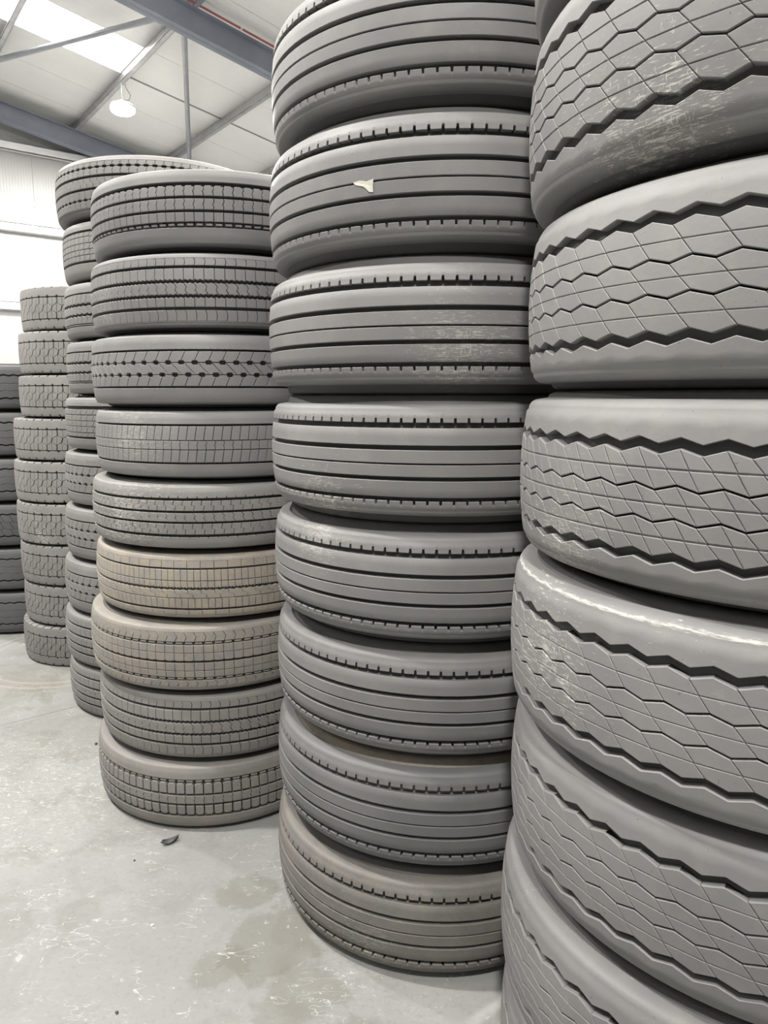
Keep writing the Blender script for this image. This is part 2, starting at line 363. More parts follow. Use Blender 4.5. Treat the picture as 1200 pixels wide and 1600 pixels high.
# ------------------------------------------------------------------ tread geometry
def e_zig(a, ph=0.0): return [((0.0 + ph) % 1, -a), ((.5 + ph) % 1, a)]
def e_wave(a, n=1, ph=0.0, k=6): return [(i / (k * n), a * sin(2 * pi * (i / k + ph))) for i in range(k * n)]
def e_notch(w, d, ph=.5, sl=.03): return [((ph - w / 2 - sl) % 1, 0), ((ph - w / 2) % 1, d), ((ph + w / 2) % 1, d), ((ph + w / 2 + sl) % 1, 0)]
def e_steps(w, d, ph=.5): return e_notch(w, d, ph, .10)
class Edge:
    def __init__(s, v, pts=None):
        s.v = v; s.p = sorted(pts) if pts else []
        if s.p:
            s.t = np.array([s.p[-1][0] - 1] + [q[0] for q in s.p] + [s.p[0][0] + 1]); s.d = np.array([s.p[-1][1]] + [q[1] for q in s.p] + [s.p[0][1]])
    def ts(s): return [q[0] for q in s.p]
    def at(s, t): return s.v + (float(np.interp(t % 1.0, s.t, s.d)) if s.p else 0.0)
    def between(s, a, b):
        out = [a]
        for k in range(int(math.floor(a)) - 1, int(math.ceil(b)) + 2):
            for t in s.ts():
                if a + 1e-4 < t + k < b - 1e-4: out.append(t + k)
        out.append(b)
        out = sorted(out)
        n = len(out)
        return [(t, s.at(t)) for t in out]
def poly_block(T, N, et, eb, L, Rr, gap, gap2=None):
    """outline of one tread block in (arc, height): L and Rr are sipe lines [(t, f)] from top (f=0) to bottom (f=1)"""
    P = 2 * pi * T['R'] / N; g = gap / P / 2; g2 = g if gap2 is None else gap2 / P / 2
    L = [(t + g, f) for t, f in L]; Q = [(t - g2, f) for t, f in Rr]
    def line(S):
        vt, vb = et.at(S[0][0]), eb.at(S[-1][0])
        return [(t, vt + f * (vb - vt)) for t, f in S]
    l, r = line(L), line(Q)
    top = et.between(L[0][0], Q[0][0]); bot = eb.between(L[-1][0], Q[-1][0])
    pts = bot + r[::-1][1:] + top[::-1][1:] + l[1:-1]
    return [(t * P, v) for t, v in pts]
def inset(poly, ch):
    n = len(poly); out = []
    for i in range(n):
        a, b, c = np.array(poly[i - 1]), np.array(poly[i]), np.array(poly[(i + 1) % n])
        d1 = b - a; d2 = c - b; d1 = d1 / (np.linalg.norm(d1) + 1e-9); d2 = d2 / (np.linalg.norm(d2) + 1e-9)
        n1 = np.array((-d1[1], d1[0])); n2 = np.array((-d2[1], d2[0])); m = n1 + n2; L = np.linalg.norm(m)
        m = m / L if L > .2 else n1
        k = 1 / max(.45, float(m @ n1))
        out.append(tuple(b + m * ch * k))
    return out
def crown(T, v): return T['R'] - T['crown'] * (v / T['tw']) ** 2
class Tread:
    """collects blocks of one tread part: vertices, faces and per-corner normals"""
    def __init__(s, T): s.T = T; s.V = []; s.F = []; s.Nn = []
    def block(s, poly, depth, ch=.0012, drop=0.0):
        T = s.T; R = T['R']; n = len(poly); ins = inset(poly, ch); b0 = len(s.V)
        def P(q, dr): 
            r = crown(T, q[1]) - drop - dr; th = q[0] / R
            return np.array((r * cos(th), r * sin(th), q[1] + T['W'] / 2))
        base = [P(q, depth - drop) for q in poly]; rim = [P(q, ch) for q in poly]; top = [P(q, 0) for q in ins]
        s.V += base + rim + top
        def put(f):
            s.F.append(f); a, b, c = s.V[f[0]], s.V[f[1]], s.V[f[2]]; m = np.cross(b - a, c - b); m = m / (np.linalg.norm(m) + 1e-12)
            s.Nn += [m] * len(f)
        for i in range(n):
            j = (i + 1) % n
            put((b0 + i, b0 + j, b0 + n + j, b0 + n + i)); put((b0 + n + i, b0 + n + j, b0 + 2 * n + j, b0 + 2 * n + i))
        s.F.append(tuple(b0 + 2 * n + i for i in range(n)))
        for q in ins:
            tl = 2 * T['crown'] * q[1] / T['tw'] ** 2; m = np.array((cos(q[0] / R), sin(q[0] / R), tl)); s.Nn.append(m / np.linalg.norm(m))
    def mesh(s, name, repeat=1):
        V = np.array(s.V); Nn = np.array(s.Nn); n = len(V)
        vs, fs, ns = [], [], []
        for k in range(repeat):
            t = 2 * pi * k / repeat; Rm = np.array(((cos(t), -sin(t), 0), (sin(t), cos(t), 0), (0, 0, 1)))
            vs.append(V @ Rm.T); ns.append(Nn @ Rm.T); fs += [tuple(i + k * n for i in f) for f in s.F]
        m = D.meshes.new(name); m.from_pydata(np.concatenate(vs).tolist(), [], fs); m.materials.append(M_RUB)
        m.polygons.foreach_set('use_smooth', [True] * len(m.polygons))
        m.normals_split_custom_set(np.concatenate(ns).tolist()); m.update()
        return m
def strip(T, N, et, eb, depth, ch=.0014, shoulder=0, name='rib', rs=None, outer=None):
    """a rib that runs unbroken round the tyre; shoulder=+1/-1 rounds its upper/lower outer edge over to the sidewall"""
    rs = rs or T['rs']; W2 = T['W'] / 2; oe = Edge(0.0, outer)
    ts = sorted(set([0.0] + et.ts() + eb.ts() + oe.ts()))
    ext = []
    for i, t in enumerate(ts):
        nx = ts[i + 1] if i + 1 < len(ts) else 1.0; ext.append(t)
        k = int((nx - t) * 2 * pi / N / .075)
        ext += [t + (nx - t) * q / (k + 1) for q in range(1, k + 1)]
    ts = ext
    def sect(t):
        vt, vb = et.at(t), eb.at(t); c = lambda v: crown(T, v); tw = T['tw'] - oe.at(t)
        out = []
        if shoulder == 1:
            r0 = c(tw); out += [(r0 - .06, tw + .001), (r0 - rs * 1.6, tw + .002)]
            for q in (90, 68, 45, 22, 0): out.append((r0 - rs + rs * cos(radians(q)), tw - rs + rs * sin(radians(q))))
            out.append((c(tw - rs - .004), tw - rs - .004))
        else: out += [(c(vt) - depth, vt), (c(vt) - ch, vt), (c(vt), vt - ch)]
        out.append((c((vt + vb) / 2), (vt + vb) / 2) if not shoulder else (c(vb + (tw - rs - vb) * .5) if shoulder == 1 else c(vt + (-tw + rs - vt) * .5), vb + (tw - rs - vb) * .5 if shoulder == 1 else vt + (-tw + rs - vt) * .5))
        if shoulder == -1:
            r0 = c(tw)
            out.append((c(tw - rs - .004), -tw + rs + .004))
            for q in (0, 22, 45, 68, 90): out.append((r0 - rs + rs * cos(radians(q)), -tw + rs - rs * sin(radians(q))))
            out += [(r0 - rs * 1.6, -tw - .002), (r0 - .06, -tw - .001)]
        else: out += [(c(vb), vb + ch), (c(vb) - ch, vb), (c(vb) - depth, vb)]
        return out
    secs = [sect(t) for t in ts]; m = len(secs[0]); V = []; F = []; n = len(ts) * N
    for k in range(N):
        for t, sc in zip(ts, secs):
            th = 2 * pi * (k + t) / N; V += [(r * cos(th), r * sin(th), v + W2) for r, v in sc]
    for k in range(n):
        k2 = (k + 1) % n
        for i in range(m - 1): F.append((k * m + i + 1, k2 * m + i + 1, k2 * m + i, k * m + i))
    return mesh(name, V, F, M_RUB, 40)
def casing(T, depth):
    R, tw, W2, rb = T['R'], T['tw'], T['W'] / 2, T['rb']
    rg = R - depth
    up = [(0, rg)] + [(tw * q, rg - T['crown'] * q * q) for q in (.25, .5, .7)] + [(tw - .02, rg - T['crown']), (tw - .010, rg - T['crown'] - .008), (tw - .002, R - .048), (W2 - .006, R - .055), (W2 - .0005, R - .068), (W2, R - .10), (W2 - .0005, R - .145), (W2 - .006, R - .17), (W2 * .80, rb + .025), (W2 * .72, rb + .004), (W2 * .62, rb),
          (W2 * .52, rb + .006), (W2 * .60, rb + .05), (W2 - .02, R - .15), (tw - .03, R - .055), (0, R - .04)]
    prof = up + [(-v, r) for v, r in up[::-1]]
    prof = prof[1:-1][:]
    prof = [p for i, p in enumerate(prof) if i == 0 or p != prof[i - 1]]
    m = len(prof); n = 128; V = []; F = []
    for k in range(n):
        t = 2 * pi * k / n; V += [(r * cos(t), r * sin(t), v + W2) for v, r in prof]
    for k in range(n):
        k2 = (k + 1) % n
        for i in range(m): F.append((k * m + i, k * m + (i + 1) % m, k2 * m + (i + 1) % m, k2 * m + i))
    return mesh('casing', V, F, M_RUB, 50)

S_STR = [(0, 0), (0, 1)]
S_SL = [(0, 0), (-.32, 1)]
S_SR = [(0, 0), (.35, 1)]
S_WAVY = [(0, 0), (.10, .25), (-.06, .55), (.05, .8), (0, 1)]
S_Z = [(0, 0), (-.12, .45), (.22, .55), (.10, 1)]
S_STEP = [(0, 0), (0, .4), (.4, .6), (.4, 1)]
S_CURVE = [(0, 0), (.12, .3), (.14, .65), (.05, 1)]
S_DIAG = [(0, 0), (.85, 1)]
S_CHEV = [(0, 0), (.30, .5), (.1, 1)]
S_ZZ = [(0, 0), (.25, .35), (.1, .6), (.4, 1)]
def E_(T, v, pts=None): return Edge(v * T['tw'], pts)

class Pattern:
    """a kind of tyre: list of (part name, mesh, repeat angles or None)"""
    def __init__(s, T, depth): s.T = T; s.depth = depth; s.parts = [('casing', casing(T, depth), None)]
    def rib(s, v0, v1, N=96, top=None, bot=None, sipe=None, gap=.0016, separate=False, name=None, ch=.0012, drop=0.0, plates=None, outer=None):
        T = s.T; et, eb = E_(T, v0, top), E_(T, v1, bot); sh = 1 if v0 >= .999 else (-1 if v1 <= -.999 else 0)
        if sh and sipe:         # siped tread face plus an unbroken rounded edge
            e = (T['tw'] - T['rs'] - .004) / T['tw']
            if sh == 1: s.rib(e, v1, N, None, bot, sipe, gap, False, 'shoulder_rib'); et = Edge(T['tw']); eb = Edge(e * T['tw'] + .0008)
            else: s.rib(v0, -e, N, top, None, sipe, gap, False, 'shoulder_rib'); et = Edge(-e * T['tw'] - .0008); eb = Edge(-T['tw'])
            s.parts.append(('shoulder_edge', strip(T, 96, et, eb, s.depth, .0008, sh, 'shoulder_edge'), None)); return
        if not sipe:
            s.parts.append((name or ('shoulder_rib' if sh else 'rib'), strip(T, N, et, eb, s.depth, ch, sh, name or 'rib', outer=outer), None)); return
        tr = Tread(T)
        if plates: plates(tr, T, N, et, eb)
        else: tr.block(poly_block(T, N, et, eb, sipe, [(t + 1, f) for t, f in sipe], gap), s.depth, ch, drop)
        if separate: s.parts.append((name or 'tread_block', tr.mesh('tread_block'), [2 * pi * k / N for k in range(N)]))
        else: s.parts.append((name or 'rib', tr.mesh(name or 'rib', N), None))

def hex_plates(split, depth, fine=.0006, sh=.0016):
    """slanted hexagonal block, its face parted by shallow lines (one along, one more across if split)"""
    def f(tr, T, N, et, eb):
        vm = (et.v + eb.v) / 2; em = Edge(vm); full = [(0, 0), (.5, 1)]
        tr.block(poly_block(T, N, et, eb, full, [(t + 1, q) for t, q in full], .0012), depth, .0005, sh)
        cuts = ((0, .5), (.5, 1.0)) if split else ((0, 1.0),)
        g = .0024 if split else .0009
        up = Edge(vm + g / 2); dn = Edge(vm - g / 2)
        for (a, b) in cuts:
            tr.block(poly_block(T, N, et, up, [(a, 0), (a + .25, 1)], [(b, 0), (b + .25, 1)], fine + .0005), depth, .0012)
            tr.block(poly_block(T, N, dn, eb, [(a + .25, 0), (a + .5, 1)], [(b + .25, 0), (b + .5, 1)], fine + .0005), depth, .0012)
    return f
def half_plates(sipe, depth, sh=.003, fine=.0):
    """block parted down its middle by a shallow line"""
    def f(tr, T, N, et, eb):
        tr.block(poly_block(T, N, et, eb, sipe, [(t + 1, q) for t, q in sipe], .0055), depth, .0006, sh)
        for a, b in ((0, .5), (.5, 1.0)):
            tr.block(poly_block(T, N, et, eb, [(t + a, q) for t, q in sipe], [(t + b, q) for t, q in sipe], .0055 if a == 0 else .0014, .0055 if b == 1 else .0014), depth, .0010)
    return f

# ---- tyre sizes
T_B = dict(R=.519, tw=.136, W=.322, rs=.018, crown=.013, rb=.287)
T_C = dict(R=.519, tw=.146, W=.324, rs=.020, crown=.013, rb=.287)
T_A = dict(R=.50, tw=.117, W=.262, rs=.012, crown=.010, rb=.287)
T_D = dict(R=.495, tw=.122, W=.267, rs=.013, crown=.010, rb=.287)
T_D1 = dict(R=.51, tw=.121, W=.267, rs=.022, crown=.011, rb=.287)
T_E = dict(R=.42, tw=.114, W=.244, rs=.006, crown=.006, rb=.245)
T_F = dict(R=.52, tw=.134, W=.299, rs=.014, crown=.010, rb=.287)

def pat_trailer():
    p = Pattern(T_B, .016); n = 98
    p.rib(1, .69, n, bot=e_notch(.17, .0105)); p.rib(.595, .29); p.rib(.205, -.026); p.rib(-.054, -.27); p.rib(-.345, -.64)
    p.rib(-.715, -1, n, top=e_notch(.15, -.0095)); return p
def pat_hex(split=False, n=50, depth=.015, dv=0.0):
    p = Pattern(T_C, depth); z = lambda a: e_zig(a)
    p.rib(1, .62 + dv, n, bot=z(.0050)); p.rib(-.645 + dv, -1, n, top=z(.0050))
    rows = ((.51, .1565), (.1335, -.1805), (-.2035, -.545))
    for i, (a, b) in enumerate(rows):
        p.rib(a + dv, b + dv, n, top=z(.0045 if i else .0050), bot=z(.0045 if i < 2 else .0050), sipe=[(0, 0), (.5, 1)], separate=True, plates=hex_plates(split, depth))
    return p
def pat_A1(n=98, worn=True):
    p = Pattern(T_A, .014); nt = e_notch(.34, .0035, .0, .04)
    tn = [(t, -d) for t, d in nt]
    p.rib(1, .63, n); 
    p.rib(.54, .265, n, top=tn, sipe=S_WAVY, gap=.0018, separate=True); p.rib(.195, -.095, n, sipe=S_WAVY, gap=.0018, separate=True); p.rib(-.165, -.41, n, sipe=S_STR, gap=.0018, separate=True)
    p.rib(-.455, -.515, n, sipe=S_STR, gap=.010, name='groove_bead', drop=.003); p.rib(-.56, -1, n); return p
def pat_A9(n=92):
    p = Pattern(T_A, .014); nt = e_notch(.30, .005, .0, .05)
    p.rib(1, .62, n); p.rib(.59, .53, n, sipe=S_STR, gap=.009, name='groove_bead', drop=.003)
    p.rib(.50, .17, n, top=[(t, -d) for t, d in nt], sipe=S_STR, gap=.0045, separate=True); p.rib(.10, -.165, n, sipe=S_WAVY, gap=.0018, separate=True)
    p.rib(-.235, -.53, n, bot=nt, sipe=S_STR, gap=.0045, separate=True); p.rib(-.61, -1, n); return p
def pat_A2(T, n=92, depth=.013):
    p = Pattern(T, depth); wv = lambda ph=0: e_wave(.0016, 2, ph)
    p.rib(1, .655, n, sipe=S_CURVE, gap=.0014); p.rib(.575, .26, n, bot=wv(), sipe=S_STR, gap=.0014); p.rib(.17, -.14, n, top=wv(), bot=wv(), sipe=S_ZZ, gap=.0015)
    p.rib(-.225, -.475, n, top=wv(), sipe=S_STR, gap=.0014); p.rib(-.56, -1, n, sipe=S_CURVE, gap=.0014); return p
def pat_A3(T, n=68):
    p = Pattern(T, .013); up = e_notch(.34, .006, .0, .07); dn = [(t, -d) for t, d in up]
    tick = e_notch(.05, .003, .3, .01)
    p.rib(1, .575, n * 2, bot=tick); p.rib(.52, .205, n, bot=up, sipe=[(.32, 0), (0, 1)], gap=.0016)
    up2 = [((t + .5) % 1, d) for t, d in up]; dn2 = [((t + .5) % 1, d) for t, d in dn]
    p.rib(.185, -.148, n, top=dn, bot=up2, sipe=[(.25, 0), (1.0, 1)], gap=.0015)
    p.rib(-.168, -.485, n, top=dn2, sipe=[(.5, 0), (.2, 1)], gap=.0016); p.rib(-.54, -1, n * 2); return p
def pat_A4(T, n=52):
    p = Pattern(T, .013)
    def slits(tr, T, N, et, eb):
        for a, b in ((0, .5), (.5, 1.0)):
            tr.block(poly_block(T, N, et, eb, [(a, 0), (a - .12, 1)], [(b, 0), (b - .12, 1)], .0016), .010, .0012)
    p.rib(1, .63, n); p.rib(.57, .148, n, sipe=S_SL, plates=slits); p.rib(.127, -.135, n * 2, sipe=S_WAVY, gap=.0014); p.rib(-.156, -.53, n, sipe=S_SL, plates=slits); p.rib(-.59, -1, n); return p
def pat_A5(T, n=94):
    p = Pattern(T, .014); tick = e_notch(.08, .006, .5, .015)
    p.rib(1, .62, n, bot=tick); p.rib(.535, .225, n, sipe=S_Z, gap=.0014); p.rib(.15, -.12, n, sipe=S_ZZ, gap=.0014); p.rib(-.19, -.53, n, sipe=S_Z, gap=.0014); p.rib(-.62, -1, n, top=[(t, -d * .6) for t, d in tick]); return p
def pat_A6(T, n=66):
    p = Pattern(T, .009); wv = e_wave(.0018, 2)
    p.rib(1, .635, n, sipe=S_STR, gap=.0012); p.rib(.575, .24, n * 2, sipe=S_STR, gap=.0012); p.rib(.22, .02, n * 2, bot=wv, sipe=S_STR, gap=.0012); p.rib(-.06, -.32, n, top=wv, sipe=S_STEP, gap=.0012)
    p.rib(-.34, -.655, n * 2, sipe=S_STR, gap=.0012); p.rib(-.725, -1, n, sipe=S_STR, gap=.0012); return p
def pat_A7(T, n=90):
    p = Pattern(T, .013); nt = e_notch(.3, .002, 0, .08)
    p.rib(1, .58, n, sipe=S_CHEV, gap=.0015); p.rib(.555, .505, n, sipe=S_STR, gap=.010, name='groove_bead', drop=.002)
    p.rib(.475, .237, n, sipe=S_STR, gap=.0014); p.rib(.222, -.018, n, bot=nt, sipe=S_STR, gap=.0014); p.rib(-.085, -.322, n, sipe=S_STR, gap=.0014); p.rib(-.338, -.545, n, sipe=S_STR, gap=.0014)
    p.rib(-.57, -.62, n, sipe=S_STR, gap=.010, name='groove_bead', drop=.002); p.rib(-.65, -1, n, sipe=S_CHEV, gap=.0015); return p
def pat_D1(T, n=84):
    p = Pattern(T, .014); up = e_notch(.5, .004, .0, .04); dn = [(t, -d) for t, d in up]
    p.rib(1, .60, n, bot=up, sipe=S_WAVY, gap=.0015); p.rib(.575, .315, n, top=dn, sipe=S_WAVY, gap=.0014); p.rib(.225, -.11, n, sipe=S_STEP, gap=.0015); p.rib(-.195, -.50, n, bot=up, sipe=S_STR, gap=.0014)
    p.rib(-.525, -1, n, top=dn, sipe=S_WAVY, gap=.0015); return p
def pat_D2(T, n=84, rows=((.61, .46), (.44, .22), (.20, 0), (-.02, -.20), (-.22, -.41)), lo=-.5):
    p = Pattern(T, .013); p.rib(1, .69, 96)
    for a, b in rows: p.rib(a, b, n, sipe=S_SL, gap=.0015)
    p.rib(lo, -1, 96); return p
def pat_D3(T, n=80):
    p = Pattern(T, .014); wv = lambda ph=0.0: e_wave(.0026, 1, ph)
    p.rib(1, .62, 96); p.rib(.565, .22, n, bot=wv(), sipe=S_SL, gap=.0015); p.rib(.12, -.16, n, top=wv(), bot=wv(.3), sipe=S_SR, gap=.0015); p.rib(-.25, -.52, n, top=wv(.3), sipe=S_SL, gap=.0015)
    p.rib(-.555, -.585, 96); p.rib(-.62, -1, 96); return p
def pat_E(n=44, depth=.013, slant=.10):
    p = Pattern(T_E, depth); T = T_E
    no = e_notch(.16, .007, .0, .03); ni = [(t, -d) for t, d in no]
    bump_t = [(0, -.0022), (.15, .0008), (.85, .0008)]; 
    p.rib(1, .53, n, bot=no, outer=e_notch(.12, .008, .5, .02)); p.rib(-.56, -1, n, top=ni, outer=e_notch(.14, .009, .5, .02))
    zz = lambda s_: [(0.0, s_ * .0085), (.5, -s_ * .0085)]
    mid = slant
    A = [(0, 0), (.03, .5), (0, 1)]
    p.rib(.475, .155, n, top=bump_t, bot=zz(1), sipe=A, separate=True, plates=half_plates(A, depth))
    B_ = [(.5, 0), (.5 - .12, 1)]
    zb = [((t - .12) % 1, -d) for t, d in zz(1)]
    p.rib(.135, -.185, n, top=zz(1), bot=[(.38, .0085), (.88, -.0085)], sipe=B_, separate=True, plates=half_plates(B_, depth))
    C_ = [(.88, 0), (.9, .5), (.86, 1)]
    p.rib(-.205, -.51, n, top=[(.38, .0085), (.88, -.0085)], bot=[(.86, .0022), (.0, -.0008), (.72, -.0008)], sipe=C_, separate=True, plates=half_plates(C_, depth))
    return p
def pat_F(n=58, hexed=False):
    p = Pattern(T_F, .011); wv = lambda a=.0032: e_wave(a, 1)
    p.rib(1, .58, n, bot=wv()); p.rib(-.58, -1, n, top=wv())
    for a, b in ((.50, .165), (.15, -.175), (-.19, -.50)):
        if hexed: p.rib(a, b, n, top=wv(), bot=wv(), sipe=S_SR, gap=.002)
        else: p.rib(a, b, n, top=wv(), bot=wv())
    return p

# ------------------------------------------------------------------ tyres
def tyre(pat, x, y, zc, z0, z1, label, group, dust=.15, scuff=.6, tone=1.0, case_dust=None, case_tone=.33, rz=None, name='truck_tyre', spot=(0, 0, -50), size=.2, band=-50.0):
    T = pat.T
    root = empty(name, (x, y, z0), random.uniform(0, 2 * pi) if rz is None else rz)
    root.scale = (1, 1, (z1 - z0) / T['W'])
    tag(root, label, 'tyre', group)
    case = None
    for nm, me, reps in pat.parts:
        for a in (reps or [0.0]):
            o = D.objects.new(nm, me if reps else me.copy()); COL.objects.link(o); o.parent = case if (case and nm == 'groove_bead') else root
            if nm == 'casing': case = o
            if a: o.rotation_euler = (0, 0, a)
            o['dust'] = float(case_dust if (nm == 'casing' and case_dust is not None) else dust); o['scuff'] = float(scuff); o['tone'] = float(tone) * (case_tone if nm == 'casing' else 1.0)  # casing tone: black rubber, taken darker still to deepen the shade under tyres
            o['worn_spot'] = spot; o['worn_size'] = float(size); o['band_height'] = float(band)
    return root
def stack(rows, group, zbase=0.0):
    zc = [r[3] for r in rows]; n = len(zc); lim = [None] * (n + 1)
    for i in range(1, n): lim[i] = (zc[i - 1] + zc[i]) / 2
    lim[n] = zbase; lim[0] = 2 * zc[0] - lim[1]
    for i, (pat, x, y, z, label, kw) in enumerate(rows):
        tyre(pat, x, y, z, lim[i + 1] + .00005, lim[i] - .00005, label, group, **kw)

P_tr = pat_trailer(); P_hx = pat_hex(); P_hx3 = pat_hex(True, 50, .016, -.015); P_A1 = pat_A1(); P_A9 = pat_A9(); P_A2 = pat_A2(T_A); P_A3 = pat_A3(T_A); P_A4 = pat_A4(T_A); P_A5 = pat_A5(T_A); P_A6 = pat_A6(T_A); P_A7 = pat_A7(T_A)
P_D1 = pat_D1(T_D1); P_D2 = pat_D2(T_D); P_D3 = pat_D3(T_D); P_D5 = pat_D2(T_D, 70, ((.56, .36), (.335, .13), (.11, -.09), (-.11, -.33), (-.355, -.50)), -.58); P_D6 = pat_A3(T_D, 64); P_D9 = pat_A2(T_D, 80)
P_E = pat_E(); P_F = pat_F(); P_F4 = pat_F(58, True)

k = lambda **q: q
stack([
    (P_hx, .788, 1.374, 2.41, 'tyre at the top of the near right stack, only its dark lower corner in frame', k(tone=.8)),
    (P_hx, .791, 1.377, 2.085, 'near right stack tyre with hexagonal blocks and scuffed lower shoulder, cut by the top edge', k(spot=(.345, 1.12, 1.94), size=.25, scuff=1.0, tone=1.05)),
    (P_hx, .802, 1.385, 1.76, 'pale grey tyre with hexagonal blocks just above eye level in the near right stack', k(spot=(.288, 1.329, 1.77), size=.1, scuff=.15, tone=1.15)),
    (P_hx3, .794, 1.379, 1.446, 'near right stack tyre with crisp diamond sipes across its tread, at eye level', k(spot=(.296, 1.242, 1.367), size=.22, scuff=.8, tone=1.0)),
    (P_hx, .782, 1.369, 1.116, 'near right stack tyre with a pale scraped band along its upper shoulder', k(spot=(.287, 1.219, 1.149), size=.28, band=1.256, scuff=1.0, tone=1.0)),
    (P_hx, .794, 1.379, .79, 'smooth worn tyre with faint hexagonal blocks, third from the floor in the near right stack', k(spot=(.285, 1.287, .94), size=.12, scuff=.3, tone=.85)),
    (P_hx, .778, 1.366, .475, 'dark hexagonal block tyre at the bottom right corner of the picture', k(spot=(.265, 1.304, .468), size=.22, scuff=.5, tone=.8)),
    (P_hx, .787, 1.374, .16, 'lowest tyre of the near right stack, a sliver at the bottom edge', k(scuff=.5, tone=.8)),
], 'tyres in the near right stack')
stack([
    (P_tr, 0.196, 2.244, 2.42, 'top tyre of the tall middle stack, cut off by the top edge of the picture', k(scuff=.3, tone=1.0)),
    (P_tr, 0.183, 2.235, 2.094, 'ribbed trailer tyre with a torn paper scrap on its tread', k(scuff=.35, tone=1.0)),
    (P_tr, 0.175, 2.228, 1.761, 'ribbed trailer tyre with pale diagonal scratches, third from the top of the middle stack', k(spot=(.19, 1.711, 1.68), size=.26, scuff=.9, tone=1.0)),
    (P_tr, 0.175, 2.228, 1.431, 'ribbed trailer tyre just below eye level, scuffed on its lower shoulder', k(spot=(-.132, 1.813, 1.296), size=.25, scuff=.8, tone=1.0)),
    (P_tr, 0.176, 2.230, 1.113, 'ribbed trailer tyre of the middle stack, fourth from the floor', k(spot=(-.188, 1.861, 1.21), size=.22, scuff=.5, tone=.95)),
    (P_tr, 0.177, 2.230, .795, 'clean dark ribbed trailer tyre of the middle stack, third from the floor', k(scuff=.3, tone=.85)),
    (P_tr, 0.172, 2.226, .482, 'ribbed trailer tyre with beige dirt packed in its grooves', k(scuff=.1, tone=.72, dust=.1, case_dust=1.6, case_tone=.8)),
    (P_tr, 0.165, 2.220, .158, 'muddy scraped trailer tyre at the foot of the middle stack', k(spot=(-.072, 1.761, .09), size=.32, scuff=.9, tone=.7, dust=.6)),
], 'tyres in the middle stack')
stack([
    (P_A1, -.623, 2.957, 2.206, 'top tyre of the left stack, three rows of small blocks and bare shoulders', k(scuff=.3, tone=.95)),
    (P_A2, -.637, 2.947, 1.94, 'left stack tyre with curved sipes on both shoulders, second from the top', k(spot=(-.998, 2.602, 1.86), size=.2, scuff=.4, tone=1.0)),
    (P_A3, -.648, 2.938, 1.678, 'left stack tyre with two rows of dark lozenge holes round its tread', k(scuff=.2, tone=1.0)),
    (P_A4, -.648, 2.938, 1.424, 'left stack tyre with short slits and a nearly flat worn tread, at eye level', k(spot=(-.913, 2.514, 1.44), size=.26, scuff=.6, tone=1.05)),
    (P_A5, -.67, 2.92, 1.172, 'left stack tyre with four deep straight grooves and zigzag sipes', k(spot=(-.934, 2.496, 1.18), size=.3, scuff=.9, tone=1.05, dust=.3)),
    (P_A6, -.671, 2.92, .928, 'dusty brown tyre with fine square sipes in the left stack', k(scuff=.3, tone=1.15, dust=1.0)),
    (P_A7, -.70, 2.897, .666, 'brown-tinged tyre with beaded grooves jutting out of the left stack', k(scuff=.2, tone=1.05, dust=.75)),
    (P_A2, -.685, 2.908, .402, 'left stack tyre resting on the lowest one, wavy grooves and curved shoulder sipes', k(scuff=.4, tone=.9, dust=.4)),
    (P_A9, -.703, 2.895, .133, 'lowest tyre of the left stack with rows of small square blocks', k(scuff=.3, tone=.92, dust=.5)),
], 'tyres in the left stack')
dl = ('largest topmost tyre behind the left stack, with dashed grooves and wavy shoulder sipes', 'tyre with a fine grid tread, second from the top behind the left stack', 'tyre with wavy grooves, third from the top behind the left stack', 'tyre with wavy grooves, fourth from the top behind the left stack',
      'tyre with a square grid tread halfway up the stack behind the left stack', 'tyre with two rows of holes, fifth from the floor behind the left stack', 'tyre with two rows of holes, fourth from the floor behind the left stack', 'tyre with two rows of holes, third from the floor behind the left stack',
      'ribbed tyre second from the floor behind the left stack', 'lowest tyre of the stack partly hidden behind the left stack')
dp = [(-1.118, 3.831, 2.52), (-1.119, 3.83, 2.254), (-1.126, 3.824, 1.986), (-1.133, 3.818, 1.722), (-1.152, 3.804, 1.461), (-1.167, 3.792, 1.19), (-1.181, 3.781, .923), (-1.196, 3.77, .659), (-1.208, 3.76, .39), (-1.204, 3.763, .131)]
dpat = [P_D1, P_D2, P_D3, P_D3, P_D5, P_D6, P_D6, P_D6, P_D9, P_D9]
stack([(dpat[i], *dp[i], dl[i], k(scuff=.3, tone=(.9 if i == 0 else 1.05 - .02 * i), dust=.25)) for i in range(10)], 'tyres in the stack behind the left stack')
el = ('topmost drive tyre with honeycomb lugs in the stack against the white wall', 'honeycomb lug tyre with pale rubbed edges, second from the top', 'honeycomb lug tyre third from the top, with dark slots in its tread', 'honeycomb lug tyre that juts furthest left in its stack',
      'honeycomb lug tyre in the middle of its stack, pale and dusty', 'honeycomb lug tyre with bright scraped lugs along its lower edge', 'honeycomb lug tyre third from the floor', 'worn honeycomb lug tyre second from the floor with a small white chip', 'lowest honeycomb lug tyre standing on the concrete')
ep = [(-1.762, 4.5, 2.076), (-1.784, 4.482, 1.832), (-1.796, 4.473, 1.588), (-1.833, 4.444, 1.343), (-1.845, 4.435, 1.1), (-1.848, 4.432, .855), (-1.846, 4.434, .61), (-1.844, 4.436, .366), (-1.861, 4.422, .122)]
stack([(P_E, *ep[i], el[i], k(scuff=(.3, .9, .4, .3, .5, 1.6, .3, .5, .4)[i], tone=(1.15, 1.2, 1.15, 1.1, 1.15, 1.05, .95, .95, .9)[i], dust=.3, spot=(-2.003, 4.042, .79) if i == 5 else (0, 0, -50), size=.3)) for i in range(9)], 'honeycomb lug tyres')
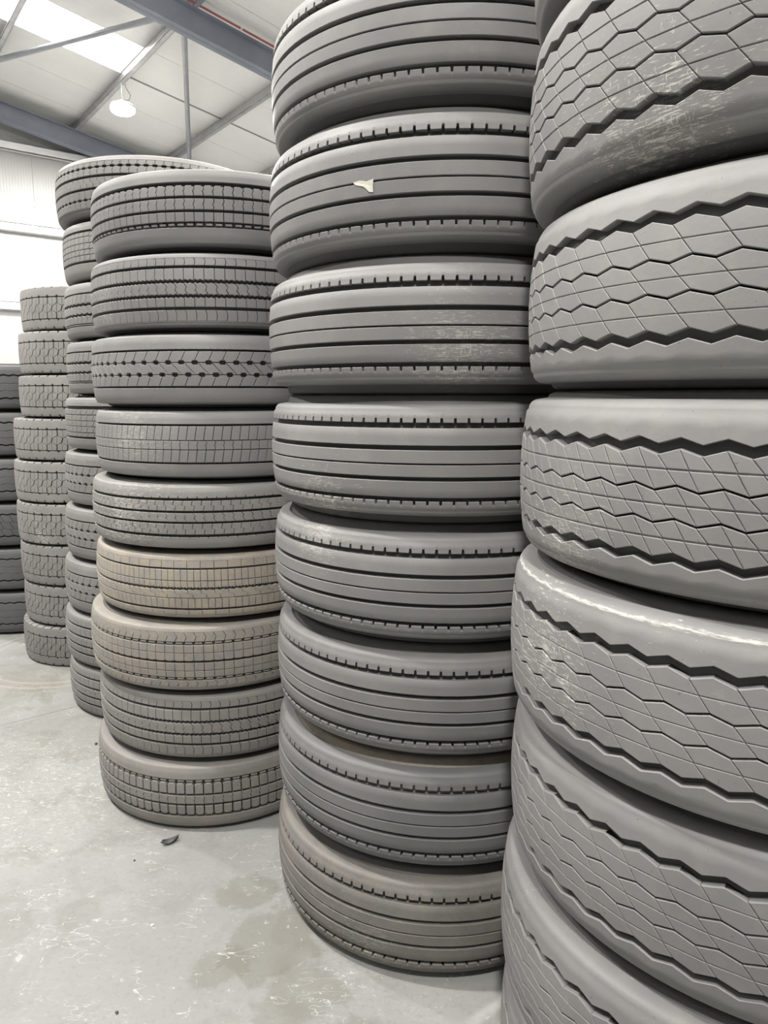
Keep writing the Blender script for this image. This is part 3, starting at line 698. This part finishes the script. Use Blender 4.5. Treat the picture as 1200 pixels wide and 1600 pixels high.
fl_ = ('topmost dark wavy-rib tyre at the far left edge', 'dark wavy-rib tyre second from the top at the far left edge', 'dark wavy-rib tyre third from the top at the far left edge', 'dark tyre with fine crossing sipes in the far left stack', 'dark wavy-rib tyre second from the floor at the far left edge', 'lowest dark wavy-rib tyre at the far left edge')
stack([(P_F4 if i == 3 else P_F, -2.58, 5.09, 1.645 - .299 * i, fl_[i], k(scuff=.1, tone=.5, dust=.05)) for i in range(6)], 'wavy-rib tyres at the far left')

# ------------------------------------------------------------------ small things
def pebble(x, y, z, r, mat, name, label, cat, sq=.6, seed=0, elong=1.0):
    rg = random.Random(seed); m = MB(); V = []; F = []; nu, nv = 8, 5
    for i in range(nv + 1):
        ph = pi * i / nv
        for j in range(nu):
            th = 2 * pi * j / nu; q = r * rg.uniform(.75, 1.15)
            V.append((q * elong * sin(ph) * cos(th), q * sin(ph) * sin(th), r * sq * (1 - cos(ph)) * .9))
    for i in range(nv):
        for j in range(nu): F.append((i * nu + j, (i + 1) * nu + j, (i + 1) * nu + (j + 1) % nu, i * nu + (j + 1) % nu))
    m.add([(a, b, c) for a, b, c in V], F[::1])
    return tag(m.build(name, mat, loc=(x, y, z), rz=rg.uniform(0, 6), smooth=60), label, cat)
def scrap():
    # curled leaf-shaped sliver of rubber: a bent strip with tapered ends
    V = []; F = []; n = 9
    for i in range(n):
        u = i / (n - 1); wd = .0135 * sin(pi * min(1, .08 + u * .9)) ** .8; x = -.030 + .060 * u; lift = .010 * (2 * u - 1) ** 2
        for k in range(5):
            q = -1 + k / 2; z = .003 + lift + .006 * q * q + (.004 if q > 0 else 0) * u
            V.append((x + .004 * q, wd * q, z)); 
    m = len(V); V += [(x, y, z - .003) for x, y, z in V]
    for i in range(n - 1):
        for k in range(4):
            a = i * 5 + k; F.append((a, a + 5, a + 6, a + 1)); F.append((m + a + 1, m + a + 6, m + a + 5, m + a))
    for i in range(n - 1):
        a = i * 5; F.append((a, m + a, m + a + 5, a + 5)); a += 4; F.append((a, a + 5, m + a + 5, m + a))
    for k in range(4): F.append((k, k + 1, m + k + 1, m + k)); a = (n - 1) * 5 + k; F.append((a, m + a, m + a + 1, a + 1))
    b = MB(); b.add(V, F); tag(b.build('rubber_scrap', M_STONE, loc=(-.772, 2.335, 0), rz=.5, smooth=50), 'dark curled rubber scrap on the floor in front of the left stack', 'scrap')
scrap()
pebble(-.866, 2.235, 0, .004, M_STONE, 'grit', 'tiny dark crumb on the floor left of the rubber scrap', 'grit', .6, 4)
pebble(-.699, 1.62, 0, .005, M_STONE, 'grit', 'dark crumb on the floor near the bottom edge of the picture', 'grit', .6, 5)
pebble(-1.332, 3.068, 0, .008, M_STONE, 'grit', 'dark crumb on the floor beside the lowest left stack tyre', 'grit', .6, 6)
pebble(-.706, 1.931, 0, .005, M_CHIP, 'chip', 'small white chip lying on the concrete', 'chip', .4, 8)
def paper():
    # torn scrap stuck to the face of the second tyre in the middle stack, bent with the tread
    cx, cy, R = .1835, 2.2345, T_B['R'] - .0003; a0 = math.atan2(-.4635, -.2285)
    out = [(-.030, .010), (-.012, .012), (.006, .008), (.024, .012), (.022, -.004), (.023, -.018), (.012, -.016), (.004, -.008), (-.004, -.002), (-.016, .001), (-.026, .004)]
    zc = 2.080; V = []
    for lift in (0, .0012):
        for (s, v) in out: th = a0 + s / R; V.append(((R + lift) * cos(th), (R + lift) * sin(th), v))
    n = len(out); F = [tuple(range(n))[::-1], tuple(range(n, 2 * n))] + [(i, (i + 1) % n, n + (i + 1) % n, n + i) for i in range(n)]
    F = [tuple(reversed(f)) for f in F]
    m = MB(); m.add(V, F); tag(m.build('paper_scrap', M_PAPER, loc=(cx, cy, zc)), 'torn off-white paper scrap stuck to a middle stack tyre', 'scrap')
paper()
